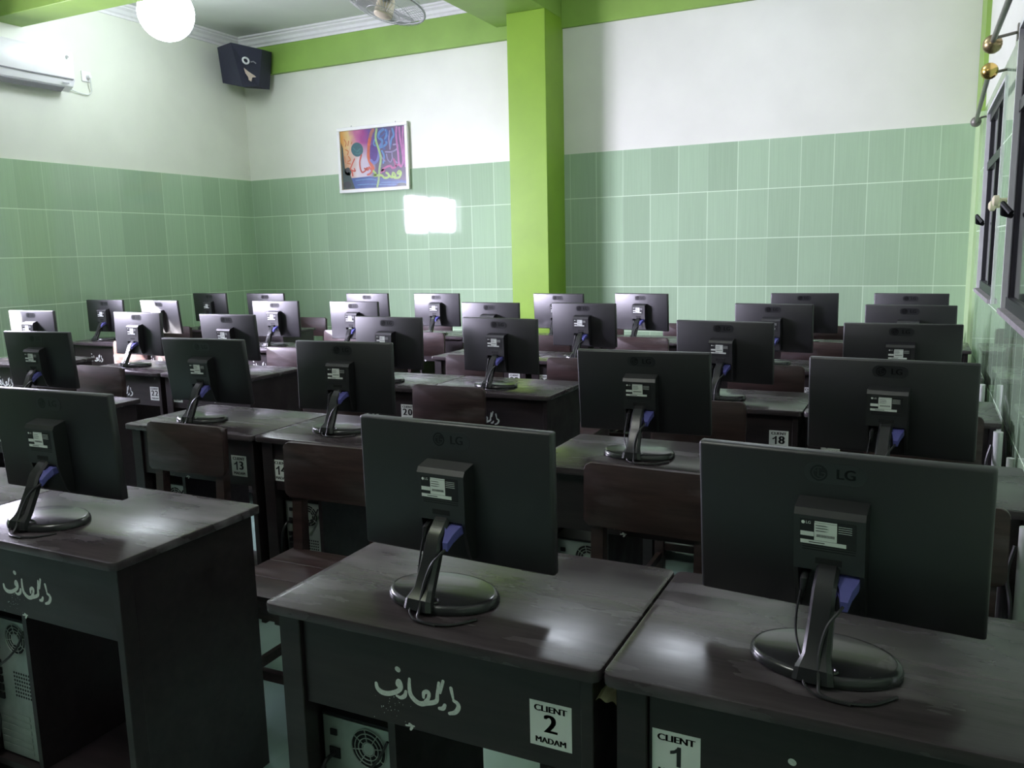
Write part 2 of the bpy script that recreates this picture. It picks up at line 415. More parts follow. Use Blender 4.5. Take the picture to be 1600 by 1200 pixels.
# ------------------------------------------------------------------ computer desk
DW, DD, DH = .697, .47, .76
STENCIL = [[(-0.1085, 0.627, 0.002), (-0.1065, 0.618, 0.0026), (-0.0975, 0.612, 0.003), (-0.0825, 0.612, 0.0028), (-0.0635, 0.62, 0.0026), (-0.0535, 0.629, 0.0024), (-0.0535, 0.638, 0.0024), (-0.0575, 0.643, 0.0024), (-0.0615, 0.636, 0.002), (-0.0565, 0.63, 0.0018)], [(-0.0425, 0.625, 0.0018), (-0.0455, 0.616, 0.0024), (-0.0545, 0.61, 0.002), (-0.0635, 0.612, 0.0014)], [(-0.0335, 0.652, 0.0016), (-0.0345, 0.637, 0.0022), (-0.0325, 0.622, 0.0026), (-0.0235, 0.612, 0.0028), (-0.0115, 0.608, 0.0028), (0.0015, 0.612, 0.0028), (0.0145, 0.616, 0.0026), (0.0235, 0.622, 0.0024), (0.0255, 0.635, 0.002), (0.0295, 0.658, 0.0016)], [(-0.0045, 0.622, 0.0016), (-0.0035, 0.631, 0.0022), (0.0035, 0.635, 0.0024), (0.0075, 0.632, 0.0022), (0.0055, 0.622, 0.002), (-0.0005, 0.615, 0.002)], [(0.0385, 0.663, 0.0018), (0.0345, 0.65, 0.0018), (0.0315, 0.639, 0.0014)], [(0.0405, 0.617, 0.002), (0.0365, 0.61, 0.0024), (0.0285, 0.608, 0.0018)], [(0.0545, 0.653, 0.002), (0.0565, 0.643, 0.0018), (0.0585, 0.633, 0.0012)], [(0.0595, 0.63, 0.0018), (0.0675, 0.626, 0.0022), (0.0685, 0.618, 0.0026), (0.0615, 0.608, 0.0024), (0.0495, 0.603, 0.0018)], [(-0.0595, 0.666, 0.003), (-0.0575, 0.665, 0.003)], [(-0.0375, 0.561, 0.0016), (-0.0325, 0.557, 0.0018), (-0.0355, 0.551, 0.0014)], [(-0.0455, 0.557, 0.001), (-0.0275, 0.559, 0.001)]]

def make_desk():
    t = thing('computer_desk', 'x', 'desk')
    h = DW / 2 - .002
    bm = bmesh.new(); vs = prism(bm, rrect(-h, h, 0, DD, .018, 4), 'z', DH - .022, DH)
    es = [e for e in bm.edges if abs(e.verts[0].co.z - e.verts[1].co.z) < 1e-6]
    bmesh.ops.bevel(bm, geom=es, offset=.004, segments=2, affect='EDGES', profile=.5)
    flush(bm, 'tabletop', 'desktop', t, True, 40)
    s = h - .022
    for sg in (-1, 1):
        xa, xb = sorted((sg * s, sg * (s - .022)))
        bm = bmesh.new(); box(bm, xa, xb, .062, DD - .02, 0, DH - .0225, .001, 1); flush(bm, 'side_panel', 'desk', t)
        lw = .050 if sg < 0 else .022                     # the left leg is a broad post, the right one a thin strip
        xa, xb = sorted((sg * (s + .004), sg * (s + .004 - lw)))
        bm = bmesh.new(); box(bm, xa, xb, .022, .0615, 0, DH - .0225, .0015, 1); flush(bm, 'front_leg', 'desk', t)
    bm = bmesh.new(); box(bm, -s + .047, s - .019, .032, .050, .552, DH - .0225, .001, 1); fp = flush(bm, 'front_panel', 'desk', t)
    bm = bmesh.new()
    for k in STENCIL: stroke(bm, k, .0315, 5, 1.75)
    for _ in range(26):
        a, b = random.gauss(-.075, .022), random.gauss(.590, .013); r = random.uniform(.0004, .0011)
        flat(bm, [(a + r * math.cos(i * PI / 3), b + r * math.sin(i * PI / 3)) for i in range(6)], .0316)
    o = flat_flush(bm, 'stencilled_lettering', 'stencil', fp); o['label'] = 'white sprayed Arabic lettering'
    bm = bmesh.new(); box(bm, -s + .210, -s + .226, .07, DD - .05, .095, .551); flush(bm, 'divider_board', 'desk', t)
    bm = bmesh.new(); box(bm, -s + .0225, s - .0225, .062, DD - .03, .075, .094); flush(bm, 'bottom_shelf', 'desk', t)
    bm = bmesh.new(); box(bm, -s + .227, s - .0225, .13, DD - .03, .62, .634); flush(bm, 'keyboard_shelf', 'desk', t)
    return t

def sticker(desk, n, sx):
    """number sticker on the front panel, sx its centre across the desk"""
    z = .628; a = .0385
    bm = bmesh.new(); box(bm, sx - a, sx + a, .0310, .0316, z - .041, z + .041)
    st = flush(bm, 'number_sticker', 'white_label', desk); st['label'] = 'white paper sticker reading CLIENT %d MADAM' % n
    bm = bmesh.new()
    for dx in (-.0009, -.00045, 0, .00045, .0009): text_into(bm, 'CLIENT', .0158, sx + dx, z + .0285, .0307, 0, 1.15)
    digits_into(bm, str(n), .047, sx, z + .0005, .0307)
    for dx in (-.0008, -.0004, 0, .0004, .0008): text_into(bm, 'MADAM', .0150, sx + dx, z - .0295, .0307, 0, 1.05)
    flat_flush(bm, 'sticker_lettering', 'black_ink', st)

# ------------------------------------------------------------------ monitor (origin at the desk under the middle of the panel)
PW, PH, PZ = .442, .273, .065
def make_monitor():
    t = thing('computer_monitor', 'x', 'monitor', group='computer monitors seen from behind')
    hw = PW / 2
    bm = bmesh.new(); box(bm, -hw, hw, -.012, .010, -PH / 2, PH / 2, .0045, 2)
    # chamfer the back edge slightly: the shell narrows towards the rear
    for v in bm.verts:
        if v.co.y < -.010: v.co.x *= .994; v.co.z *= .991
    pn = flush(bm, 'panel_housing', 'plastic', t, True, 50)
    bm = bmesh.new(); box(bm, -hw + .014, hw - .014, .0103, .0112, -PH / 2 + .02, PH / 2 - .014); flush(bm, 'screen', 'screen', pn)
    # oval maker's badge and letters near the top of the back
    bm = bmesh.new(); prism(bm, rrect(-.047, .047, PH / 2 - .050, PH / 2 - .016, .0165, 6), 'y', -.0126, -.0119)
    flush(bm, 'badge', 'badge', pn)
    bm = bmesh.new(); cx, cz = -.024, PH / 2 - .033
    flat(bm, ellipse(cx, cz, .0135, .0135, 24), -.0128)
    for dx in (-.0009, 0, .0009): text_into(bm, 'LG', .0235, .017 + dx, cz, -.0128, 0, 1.05)
    flat_flush(bm, 'badge_lettering', 'ink', pn)
    bm = bmesh.new()
    stroke(bm, [(cx - .001, cz + .0068, .0009), (cx - .001, cz - .0055, .0009), (cx + .0045, cz - .0055, .0009)], -.0130, 1)
    stroke(bm, [(cx + .0035, cz + .0092, .0008), (cx - .004, cz + .0088, .0008), (cx - .0092, cz + .002, .0008), (cx - .0075, cz - .006, .0008), (cx, cz - .0098, .0008), (cx + .0075, cz - .006, .0008), (cx + .0095, cz, .0008), (cx + .004, cz + .0005, .0008)], -.0130, 4)
    flat(bm, ellipse(cx - .005, cz + .0035, .0014, .0014, 8), -.0131)
    flat_flush(bm, 'badge_emblem', 'plastic', pn)
    # rear electronics box with a connector bay between two cheeks
    top = PH / 2 - .074; bot = -PH / 2 + .010; bay = -.047; bw = .0535
    bm = bmesh.new()
    pr = [(-.0115, top), (-.044, top - .008), (-.050, top - .018), (-.050, bay), (-.0115, bay)]
    prism(bm, pr, 'x', -bw, bw)
    for sg in (-1, 1):
        a, b = sorted((sg * bw, sg * (bw - .007)))
        prism(bm, [(-.0115, bay - .0001), (-.050, bay - .0001), (-.044, bay - .03), (-.034, bot + .012), (-.026, bot), (-.0115, bot)], 'x', a, b)
    box(bm, -bw + .0071, bw - .0071, -.017, -.0115, bot, bay - .0001)
    rb = flush(bm, 'rear_box', 'box', t, True, 30)
    bm = bmesh.new()
    box(bm, -.020, .020, -.0505, -.0495, bay + .012, bay + .022)
    for k in range(4): box(bm, -.040, .040, -.0503, -.0495, bay + .034 + k * .004, bay + .0355 + k * .004)
    flush(bm, 'vent_slots', 'dark', rb)
    bm = bmesh.new(); box(bm, -.044, .040, -.0506, -.0499, top - .066, top - .024); flush(bm, 'rating_label', 'black_ink', rb)
    bm = bmesh.new(); lz = top - .024
    for x0, x1, z0, z1 in ((-.022, .012, -.034, -.0045), (-.043, -.0225, -.028, -.0205), (-.043, .026, -.041, -.0345), (-.0215, .012, -.0040, -.0015)):
        flat(bm, [(x0, lz + z0), (x1, lz + z0), (x1, lz + z1), (x0, lz + z1)], -.0508)
    flat(bm, ellipse(-.039, lz - .0055, .0028, .0028, 14), -.0508)
    text_into(bm, 'LG', .0065, -.031, lz - .0055, -.0508, 0)
    for k in range(4): flat(bm, [(.014, lz - .006 - k * .0035), (.034, lz - .006 - k * .0035), (.034, lz - .0068 - k * .0035), (.014, lz - .0068 - k * .0035)], -.0508)
    lb = flat_flush(bm, 'label_print', 'white_label', rb)
    bm = bmesh.new(); rr = random.Random(3)
    for k in range(3):
        zz = lz - .008 - k * .0045; flat(bm, [(-.020, zz), (-.020 + rr.uniform(.012, .026), zz), (-.020 + rr.uniform(.012, .026), zz - .0012), (-.020, zz - .0012)], -.0510)
    for k in range(16):
        xx = -.018 + k * .0017; flat(bm, [(xx, lz - .028), (xx + .0009, lz - .028), (xx + .0009, lz - .0235), (xx, lz - .0235)], -.0510)
    flat(bm, [(-.030, lz - .0372), (-.006, lz - .0372), (-.006, lz - .0386), (-.030, lz - .0386)], -.0510)
    flat_flush(bm, 'label_barcode', 'black_ink', rb)
    # plugs: power at the left of the bay, blue video plug at the right
    bm = bmesh.new(); zc = bay - .012
    tube(bm, [(-.036, -.014, zc), (-.036, -.040, zc), (-.036, -.052, zc - .006), (-.037, -.056, zc - .022), (-.038, -.057, zc - .034)], [.005, .0065, .0065, .005, .003], 10)
    pw = flush(bm, 'power_plug', 'cable', t, True)
    bm = bmesh.new()
    prism(bm, [(.014, -.030), (.047, -.030), (.047, -.046), (.040, -.058), (.036, -.072), (.025, -.072), (.021, -.058), (.014, -.046)], 'z', zc - .008, zc + .008)
    for v in bm.verts:
        if v.co.y < -.045: v.co.z -= (-.045 - v.co.y) * .9
    bmesh.ops.translate(bm, vec=(0, -.014, 0), verts=bm.verts)
    prism(bm, [(.018, -.017), (.043, -.017), (.043, -.0439), (.018, -.0439)], 'z', zc - .006, zc + .006)
    vp = flush(bm, 'video_plug', 'blue', t, True, 30); vp['label'] = 'blue video plug'
    return t

def make_stand(t, tilt):
    pass

mon = make_monitor()
# the foot of the stand: oval base, neck, cables down to the desk
zo = 0.
def add_stand(t):
    by_ = -.050
    bm = bmesh.new()
    prof = [(1., .0015), (1., .006), (.985, .012), (.955, .0165), (.90, .018)]
    rings = []
    n = 48
    for s_, z in prof: rings.append([bm.verts.new((.117 * s_ * math.cos(2 * PI * k / n), by_ + (.084 - .117 * (1 - s_)) * math.sin(2 * PI * k / n), z)) for k in range(n)])
    for A, B in zip(rings, rings[1:]):
        for k in range(n): bm.faces.new((A[k], A[(k + 1) % n], B[(k + 1) % n], B[k]))
    bm.faces.new(rings[-1]); bm.faces.new(rings[0][::-1])
    b = flush(bm, 'stand_base', 'gloss', t, True, 50)
    bm = bmesh.new()
    # neck: a chamfered blade leaning from the rear lip of the base up to the connector bay
    pts = [(-.137, .003, .031), (-.133, .020, .028), (-.116, .036, .021), (-.090, .085, .019), (-.072, .125, .018), (-.045, .150, .018), (-.018, .156, .018)]
    secs = []
    for i, (y, z, w_) in enumerate(pts):
        y2, z2, _ = pts[min(i + 1, len(pts) - 1)]; y1, z1, _ = pts[max(i - 1, 0)]
        t_ = Vector((0, y2 - y1, z2 - z1)).normalized(); nrm = Vector((0, -t_.z, t_.y)); d = .009
        c = Vector((0, y, z))
        secs.append([bm.verts.new(c + Vector((sx * w_, 0, 0)) + nrm * k) for sx, k in ((-1, -d), (-1, .3 * d), (-.72, d), (.72, d), (1, .3 * d), (1, -d))])
    for A, B in zip(secs, secs[1:]):
        for k in range(6): bm.faces.new((A[k], B[k], B[(k + 1) % 6], A[(k + 1) % 6]))
    bm.faces.new(secs[0]); bm.faces.new(secs[-1][::-1])
    bmesh.ops.translate(bm, vec=(0, 0, .004), verts=bm.verts)
    nk = flush(bm, 'stand_neck', 'gloss', t, True, 30)
    bm = bmesh.new()
    ring = [(.030 * math.cos(a), -.112 - .014 * math.sin(a), .0185) for a in [PI * k / 10 for k in range(-10, 11)]]
    tube(bm, ring, .0028, 6); flush(bm, 'neck_collar', 'gloss', nk, True)
    bm = bmesh.new()
    tube(bm, spline([(.030, -.082, .112), (.024, -.094, .104), (.012, -.108, .085), (.006, -.126, .050), (.010, -.146, .016), (.016, -.160, .0035), (.045, -.168, .003), (.085, -.155, .003), (.115, -.115, .003)], 6), .0026, 6)
    flush(bm, 'video_cable', 'cable', t, True)
    bm = bmesh.new()
    tube(bm, spline([(-.038, -.058, .118), (-.042, -.064, .085), (-.040, -.076, .055), (-.028, -.098, .030), (-.020, -.116, .027), (-.012, -.146, .010), (.0, -.158, .004), (.02, -.168, .0026), (.06, -.170, .0025)], 6), .0020, 6)
    flush(bm, 'power_cable', 'cable', t, True)
add_stand(mon)
UPPER = ('panel_housing', 'rear_box', 'power_plug', 'video_plug')

MON = {1: (-.103, 1.383, -.096, .095), 2: (-.802, 1.367, -.058, .011), 3: (-1.999, 1.38, .021, .047), 13: (-2.663, 2.534, .027, .114),
       14: (-1.977, 2.565, .031, -.011), 15: (-.794, 2.591, .022, .108), 16: (-.059, 2.553, -.108, .041), 17: (-.054, 3.726, -.036, .034),
       18: (-.768, 3.722, -.132, .051), 19: (-1.874, 3.695, -.114, .009), 20: (-2.522, 3.665, -.074, -.015), 21: (-3.675, 3.69, -.023, .072),
       22: (-4.479, 3.72, -.039, -.02), 23: (-5.546, 3.741, .061, .025), 12: (-3.803, 2.585, .06, .066), 25: (-6.267, 4.89, .013, .0),
       26: (-5.60, 4.886, -.03, .088), 27: (-4.38, 4.89, .013, .02), 28: (-3.646, 4.885, -.059, .028), 29: (-2.526, 4.85, -.068, .0),
       30: (-1.873, 4.86, -.097, .05), 31: (-.736, 4.90, -.143, .056), 32: (-.035, 4.857, -.131, .053), 33: (-.042, 5.975, -.153, .034),
       34: (-.702, 6.01, -.024, .052), 35: (-1.839, 5.955, -.214, .047), 36: (-2.495, 5.94, -.118, .061), 37: (-3.595, 5.948, -.022, .01),
       38: (-4.289, 5.945, -.016, .052), 39: (-5.434, 5.945, .009, .053), 40: (-6.136, 5.95, -.037, .047)}
NUMW = {1: 'first', 2: 'second', 3: 'third', 4: 'fourth', 5: 'fifth', 6: 'sixth', 7: 'seventh', 8: 'eighth'}
ROWW = ['front', 'second', 'third', 'fourth', 'back']
def rowcol(n):
    r = (n - 1) // 8; c = (n - 1) % 8 + 1
    if r in (1, 3): c = 9 - c               # numbers run back and forth along the rows
    return r, c                             # c counts from the right-hand wall
def where(n):
    r, c = rowcol(n)
    return ('nearest the right wall' if c == 1 else NUMW[c] + ' from the right wall') + ', ' + ROWW[r] + ' row'
MLAB = {1: 'large near black monitor beside the right wall, front row, on the desk marked 1',
        2: 'near black monitor on the middle desk marked 2, front row', 3: 'black monitor at the left edge on the front desk with a lone side panel',
        13: 'dark monitor with a blue plug above the desk marked 13', 14: 'dark monitor with a blue plug above the desk marked 14',
        23: 'monitor with a sunlit corner at the far left, third row', 22: 'pale lit monitor on the desk marked 22',
        25: 'dark monitor leftmost in the fourth row, close to the left wall', 26: 'monitor with a sunlit lower corner, second from the left, fourth row',
        12: 'black monitor near the left edge, second row, beside the aisle', 40: 'small dark monitor leftmost in the back row', 39: 'small dark monitor second from the left, back row'}
def tilt_children(root, tl):
    Mx = Matrix.Translation((0, 0, PZ + PH / 2)) @ Matrix.Rotation(tl, 4, 'X')
    for ch in root.children:
        if ch.name.split('.')[0] in UPPER: ch.matrix_local = Mx
first = True
for n, (x, y, yaw, tl) in MON.items():
    lab = MLAB.get(n, 'black monitor seen from behind, ' + where(n))
    if first:
        r = mon; r.location = (x, y, DH + .0004); r.rotation_euler = (0, 0, yaw); r['label'] = lab; first = False
    else:
        r = dup(mon, (x, y, DH + .0004), yaw, lab)
    tilt_children(r, tl)

# ------------------------------------------------------------------ desks in place
GAP = {0: (-.425, -2.272), 1: (-.395, -2.229, -4.07), 2: (-.395, -2.205, -4.03, -5.87), 3: (-.39, -2.153, -4.00, -5.76), 4: (-.385, -2.17, -3.94, -5.79)}
ROWY = [1.156, 2.31, 3.455, 4.605, 5.75]
DLAB = {1: 'dark desk marked 1 at the lower right, front row', 2: 'dark desk marked 2, front row, with white Arabic lettering and open tower bay',
        3: 'dark desk at the lower left, front row, its whole right side panel in view', 4: 'dark desk at the left edge, front row, only a top corner in view',
        13: 'dark desk marked 13, second row', 14: 'dark desk marked 14, second row, beside the one marked 13', 18: 'dark desk marked 18, third row',
        22: 'dark desk marked 22 in the third row', 25: 'dark desk marked 25 against the left wall', 29: 'dark desk marked 29, fourth row', 30: 'dark desk marked 30, fourth row'}
desk0 = make_desk(); dfirst = True; DESK = {}
for n in list(range(1, 5)) + list(range(11, 24)) + list(range(25, 41)):
    r, c = rowcol(n); isl, side = (c - 1) // 2, (c - 1) % 2      # side 0 = right desk of the pair
    x = GAP[r][isl] + (DW / 2 if side == 0 else -DW / 2)
    jy = {13: 0, 14: .004, 2: 0, 1: 0, 3: .027, 4: .027}.get(n, random.uniform(-.006, .006))
    lab = DLAB.get(n, 'dark wooden computer desk, ' + where(n))
    if dfirst:
        d = desk0; d.location = (x, ROWY[r] + jy, 0); d['label'] = lab; d['group'] = 'computer desks in rows'; dfirst = False
    else:
        d = dup(desk0, (x, ROWY[r] + jy, 0), 0, lab, 'computer desks in rows')
    DESK[n] = d
for n, d in DESK.items():
    r, c = rowcol(n); side = (c - 1) % 2
    off = {2: .2485, 1: -.233, 13: .243, 14: -.248, 18: .253, 22: .30}.get(n, .245 if side else -.245)
    sticker(d, n, min(off, .263))

# ------------------------------------------------------------------ chairs (origin on the floor below the middle of the seat; backrest at -y? no: at +y, towards the row behind)
def make_chair():
    t = thing('wooden_chair', 'x', 'chair', group='wooden chairs between the rows')
    bm = bmesh.new()
    for k in range(3):
        y0 = -.20 + k * .124; box(bm, -.185, .185, y0, y0 + .1225, .422, .442, .003, 2)
    flush(bm, 'seat', 'chair', t)
    bm = bmesh.new()
    for y0 in (-.185, .13): box(bm, -.150, .150, y0, y0 + .022, .362, .4215)
    for sg in (-1, 1):
        a, b = sorted((sg * .150, sg * .172)); box(bm, a, b, -.148, .158, .362, .4215)
    flush(bm, 'seat_rail', 'chair', t)
    for sg in (-1, 1):
        a, b = sorted((sg * .136, sg * .174))
        bm = bmesh.new(); box(bm, a, b, -.188, -.150, 0, .4215, .002, 1); flush(bm, 'front_leg', 'chair', t)
        bm = bmesh.new()
        prism(bm, [(.160, 0), (.198, 0), (.198, .44), (.208, .80), (.180, .80), (.160, .44)], 'x', a, b); flush(bm, 'rear_post', 'chair', t)
    bm = bmesh.new(); prism(bm, rrect(-.1925, .1925, .625, .812, .022, 5), 'y', 0, .020)
    es = [e for e in bm.edges if abs(e.verts[0].co.y - e.verts[1].co.y) < 1e-6]
    bmesh.ops.bevel(bm, geom=es, offset=.003, segments=2, affect='EDGES', profile=.5)
    for v in bm.verts: v.co.y += .156 + (v.co.z - .625) * .03 + .004 * (1 - (v.co.x / .19) ** 2)
    flush(bm, 'backrest', 'chair', t, True, 40)
    bm = bmesh.new(); box(bm, -.150, .150, -.176, -.156, .16, .19); box(bm, -.150, .150, .170, .190, .16, .19)
    for sg in (-1, 1):
        a, b = sorted((sg * .146, sg * .164)); box(bm, a, b, -.149, .159, .12, .15)
    flush(bm, 'stretcher', 'chair', t)
    return t
CH = {1: (.02, 1.98), 2: (-.67, 2.03), 3: (-1.695, 1.94), 4: (-2.456, 2.035), 11: (-4.34, 3.13), 13: (-2.62, 3.13), 14: (-1.95, 3.13), 15: (-.78, 3.13), 16: (.03, 3.13),
      17: (.04, 4.25), 18: (-.69, 4.24), 19: (-1.73, 4.24), 20: (-2.39, 4.20), 21: (-3.865, 4.24), 22: (-4.47, 4.24), 23: (-5.42, 4.24),
      25: (-6.22, 5.40), 26: (-5.50, 5.40), 27: (-4.30, 5.40), 28: (-3.505, 5.40), 29: (-2.45, 5.40), 30: (-1.73, 5.43), 31: (-.60, 5.40), 32: (.0, 5.40),
      33: (-.02, 6.55), 34: (-.62, 6.55), 35: (-1.70, 6.55), 36: (-2.42, 6.52), 37: (-4.08 + .55, 6.55), 38: (-4.10, 6.55), 39: (-5.56, 6.54), 40: (-6.15, 6.55)}
CLAB = {1: 'dark wooden chair beside the right wall behind the front desk marked 1', 2: 'dark wooden chair with broad backrest behind the front desk marked 2',
        3: 'dark wooden chair with its plank seat showing, before the desk marked 14', 4: 'dark wooden chair in front of the desk marked 13',
        21: 'x', 11: 'lit wooden chair back left of the desk marked 22',
        14: 'brown wooden chair back in the middle, beside a sticker starting with 2'}
chair0 = make_chair(); cfirst = True
for n, (x, y) in CH.items():
    rz = random.uniform(-.05, .05) if n > 4 else {1: -.02, 2: -.05, 3: .02, 4: .01}[n]
    lab = CLAB.get(n, 'wooden chair behind the desk ' + where(n))
    if n == 21: lab = 'lit reddish wooden chair behind the desk fifth from the right wall, third row'
    if cfirst: chair0.location = (x, y, 0); chair0.rotation_euler = (0, 0, rz); chair0['label'] = lab; cfirst = False
    else: dup(chair0, (x, y, 0), rz, lab)

# ------------------------------------------------------------------ computer towers on the desk shelves
def make_tower():
    t = thing('computer_tower', 'x', 'computer', group='computer towers under the desks')
    h = .088; H = .405
    bm = bmesh.new(); box(bm, -h, h, .002, .33, 0, H, .003, 2); flush(bm, 'case', 'case', t)
    bm = bmesh.new(); box(bm, -h + .006, h - .006, -.001, .0025, .006, H - .006); bp = flush(bm, 'back_plate', 'steel', t)
    bm = bmesh.new(); fx, fz = .030, H - .055
    for r_ in (.042, .033, .024, .015): tube(bm, [(fx + r_ * math.cos(2 * PI * k / 28), -.0035, fz + r_ * math.sin(2 * PI * k / 28)) for k in range(28)], .0012, 5, True)
    for k in range(8):
        a = 2 * PI * k / 8 + .2; tube(bm, [(fx + .012 * math.cos(a), -.003, fz + .012 * math.sin(a)), (fx + .043 * math.cos(a), -.003, fz + .043 * math.sin(a))], .0012, 5)
    prism(bm, ellipse(fx, fz, .013, .013, 18), 'y', -.0035, -.0015)
    flush(bm, 'fan_grille', 'steel', t)
    bm = bmesh.new(); prism(bm, ellipse(fx, fz, .041, .041, 28), 'y', -.0018, -.0012); flush(bm, 'fan_opening', 'dark', t)
    bm = bmesh.new(); box(bm, -.068, -.042, -.004, -.0012, H - .095, H - .072); box(bm, -.064, -.048, -.004, -.0012, H - .045, H - .032); flush(bm, 'power_socket', 'dark', t)
    bm = bmesh.new()
    for k in range(6): box(bm, -.075, .050, -.0028, -.0012, .018 + k * .020, .031 + k * .020)
    flush(bm, 'expansion_slot_covers', 'steel', t)
    bm = bmesh.new()
    for k in range(5): box(bm, -.072, -.045, -.006, -.0012, .165 + k * .024, .182 + k * .024)
    for i in range(7):
        for j in range(7): prism(bm, ellipse(.005 + i * .010, .185 + j * .011, .0035, .0035, 6), 'y', -.0016, -.0012)
    flush(bm, 'port_panel', 'dark', t)
    bm = bmesh.new()
    tube(bm, spline([(-.055, -.004, H - .083), (-.055, -.035, H - .086), (-.065, -.05, H - .13), (-.078, -.045, H - .22), (-.07, -.04, .05)], 8), .0042, 8)
    flush(bm, 'power_cord', 'cable', t, True)
    bm = bmesh.new()
    tube(bm, spline([(-.058, -.006, .26), (-.03, -.04, .27), (.02, -.03, .30), (.06, -.02, .34), (.084, -.012, .385)], 8), .003, 8)
    tube(bm, spline([(-.058, -.006, .21), (-.05, -.03, .17), (-.03, -.03, .13), (-.06, -.02, .06)], 8), .0022, 8)
    flush(bm, 'signal_cable', 'cable', t, True)
    return t
tower0 = make_tower(); tf = True
for n in (1, 2, 3, 13, 14, 15, 16):
    d = DESK[n]; loc = (d.location.x - DW / 2 + .145, d.location.y + .085, .0945)
    lab = 'grey backed computer tower under the desk ' + {1: 'marked 1', 2: 'marked 2', 3: 'at the lower left, front row', 13: 'marked 13', 14: 'marked 14'}.get(n, where(n))
    if tf: tower0.location = loc; tower0['label'] = lab; tf = False
    else: dup(tower0, loc, 0, lab)

# ------------------------------------------------------------------ air conditioner, outlet, speaker, lamp, fan
t = thing('air_conditioner', 'white split air conditioner high on the left wall', 'air conditioner', (XL, 4.60, 2.86))
bm = bmesh.new()
prism(bm, [(0.001, .02), (.10, 0), (.165, .035), (.185, .085), (.190, .10), (.196, .29), (.185, .315), (.001, .315)], 'y', -.42, .42)
es = [e for e in bm.edges if abs(e.verts[0].co.y - e.verts[1].co.y) < 1e-6]
bmesh.ops.bevel(bm, geom=es, offset=.012, segments=3, affect='EDGES', profile=.5)
flush(bm, 'body', 'ac', t, True, 25)
bm = bmesh.new(); tube(bm, [(.1915, -.40, .092), (.192, 0, .089), (.1915, .40, .092)], .006, 6); flush(bm, 'panel_seam', 'grey', t)
bm = bmesh.new(); prism(bm, [(.050, .004), (.102, -.010), (.150, .022), (.148, .030), (.10, .006), (.05, .012)], 'y', -.40, .34); flush(bm, 'air_louver', 'grey', t)
bm = bmesh.new(); prism(bm, ellipse(.355, .262, .022, .022, 24), 'x', .1965, .1985); lg = flush(bm, 'round_sticker', 'white_label', t)
bm = bmesh.new(); tube(bm, [(.199, .355 + .012 * math.cos(a), .262 + .012 * math.sin(a)) for a in [2 * PI * k / 20 * .8 for k in range(20)]], .0028, 5)
tube(bm, [(.199, .355 + .005 * math.cos(a), .262 + .005 * math.sin(a)) for a in [2 * PI * k / 12 for k in range(12)]], .002, 5, True); flush(bm, 'sticker_emblem', 'grey', lg)
bm = bmesh.new(); box(bm, .1865, .189, .30, .36, .050, .058); flush(bm, 'maker_mark', 'grey', t)

t = thing('power_outlet', 'white wall outlet with a plug right of the air conditioner', 'outlet', (XL, 5.27, 3.04))
bm = bmesh.new(); box(bm, .001, .013, -.045, .045, -.045, .045, .004, 2); flush(bm, 'outlet_plate', 'ac', t, True)
bm = bmesh.new(); lathe(bm, [(0, .05), (.014, .05), (.019, .034), (.019, .0135), (0, .0135)], 16, Matrix.Translation((0, .012, -.002)) @ Matrix.Rotation(PI / 2, 4, 'Y')); flush(bm, 'plug', 'ac', t, True)
bm = bmesh.new(); tube(bm, spline([(.045, .012, -.010), (.045, .014, -.05), (.03, .022, -.09), (.02, .03, -.125), (.02, -.01, -.155), (.02, -.10, -.150), (.03, -.20, -.132)], 8), .005, 8); flush(bm, 'cord', 'pvc', t, True)

# speaker: five-sided cabinet wedged into the corner under the cornice
t = thing('loudspeaker', 'dark corner loudspeaker under the ceiling at the back left corner', 'loudspeaker', (-6.45, 6.9, 3.2))
def rel(p): return (p[0] + 6.45, p[1] - 6.9, p[2] - 3.2)
SP = dict(TL=(-6.62, 6.78, 3.575), TC=(-6.30, 6.64, 3.555), TR=(-6.16, 6.93, 3.528), BR=(-6.235, 6.93, 3.175), BC=(-6.26, 6.72, 3.14), BL=(-6.60, 6.80, 3.225))
bm = bmesh.new()
top = [bm.verts.new(rel(p)) for p in (SP['TL'], SP['TC'], SP['TR'], (-6.22, 7.14, 3.55), (-6.60, 7.14, 3.575))]
bot = [bm.verts.new(rel(p)) for p in (SP['BL'], SP['BC'], SP['BR'], (-6.28, 7.14, 3.18), (-6.58, 7.14, 3.225))]
bm.faces.new(top); bm.faces.new(bot[::-1])
for k in range(5): bm.faces.new((top[k], bot[k], bot[(k + 1) % 5], top[(k + 1) % 5]))
cab = flush(bm, 'cabinet', 'speaker', t)
# marks on the right-hand face
A, B, Cc, D = (Vector(rel(SP[k])) for k in ('TC', 'TR', 'BR', 'BC'))
nf = (B - A).cross(D - A).normalized()
if nf.dot(Vector((.7, -.7, -.3))) < 0: nf = -nf
def onface(u, v, lift=.003):
    return (A * (1 - u) + B * u) * (1 - v) + (D * (1 - u) + Cc * u) * v + nf * lift
bm = bmesh.new(); tube(bm, [onface(.40 + .115 * math.cos(2 * PI * k / 24), .37 + .070 * math.sin(2 * PI * k / 24)) for k in range(24)], .010, 6, True); o = flush(bm, 'ring_emblem', 'silver', t, True); o['label'] = 'silver ring emblem'
bm = bmesh.new(); tube(bm, [onface(.60, .38), onface(.70, .36), onface(.80, .40)], .006, 6); flush(bm, 'maker_mark', 'grey', t)
bm = bmesh.new(); bm.faces.new([bm.verts.new(onface(u, v)) for u, v in ((.27, .55), (.45, .63), (.74, .72), (.82, .76), (.62, .77), (.55, .88), (.42, .84), (.40, .76), (.30, .68))])
o = flush(bm, 'peeling_sticker', 'peel', t); o['label'] = 'pinkish peeling sticker'
bm = bmesh.new(); box(bm, -.10, .06, .241, .330, .10, .16); flush(bm, 'wall_bracket', 'speaker', t)

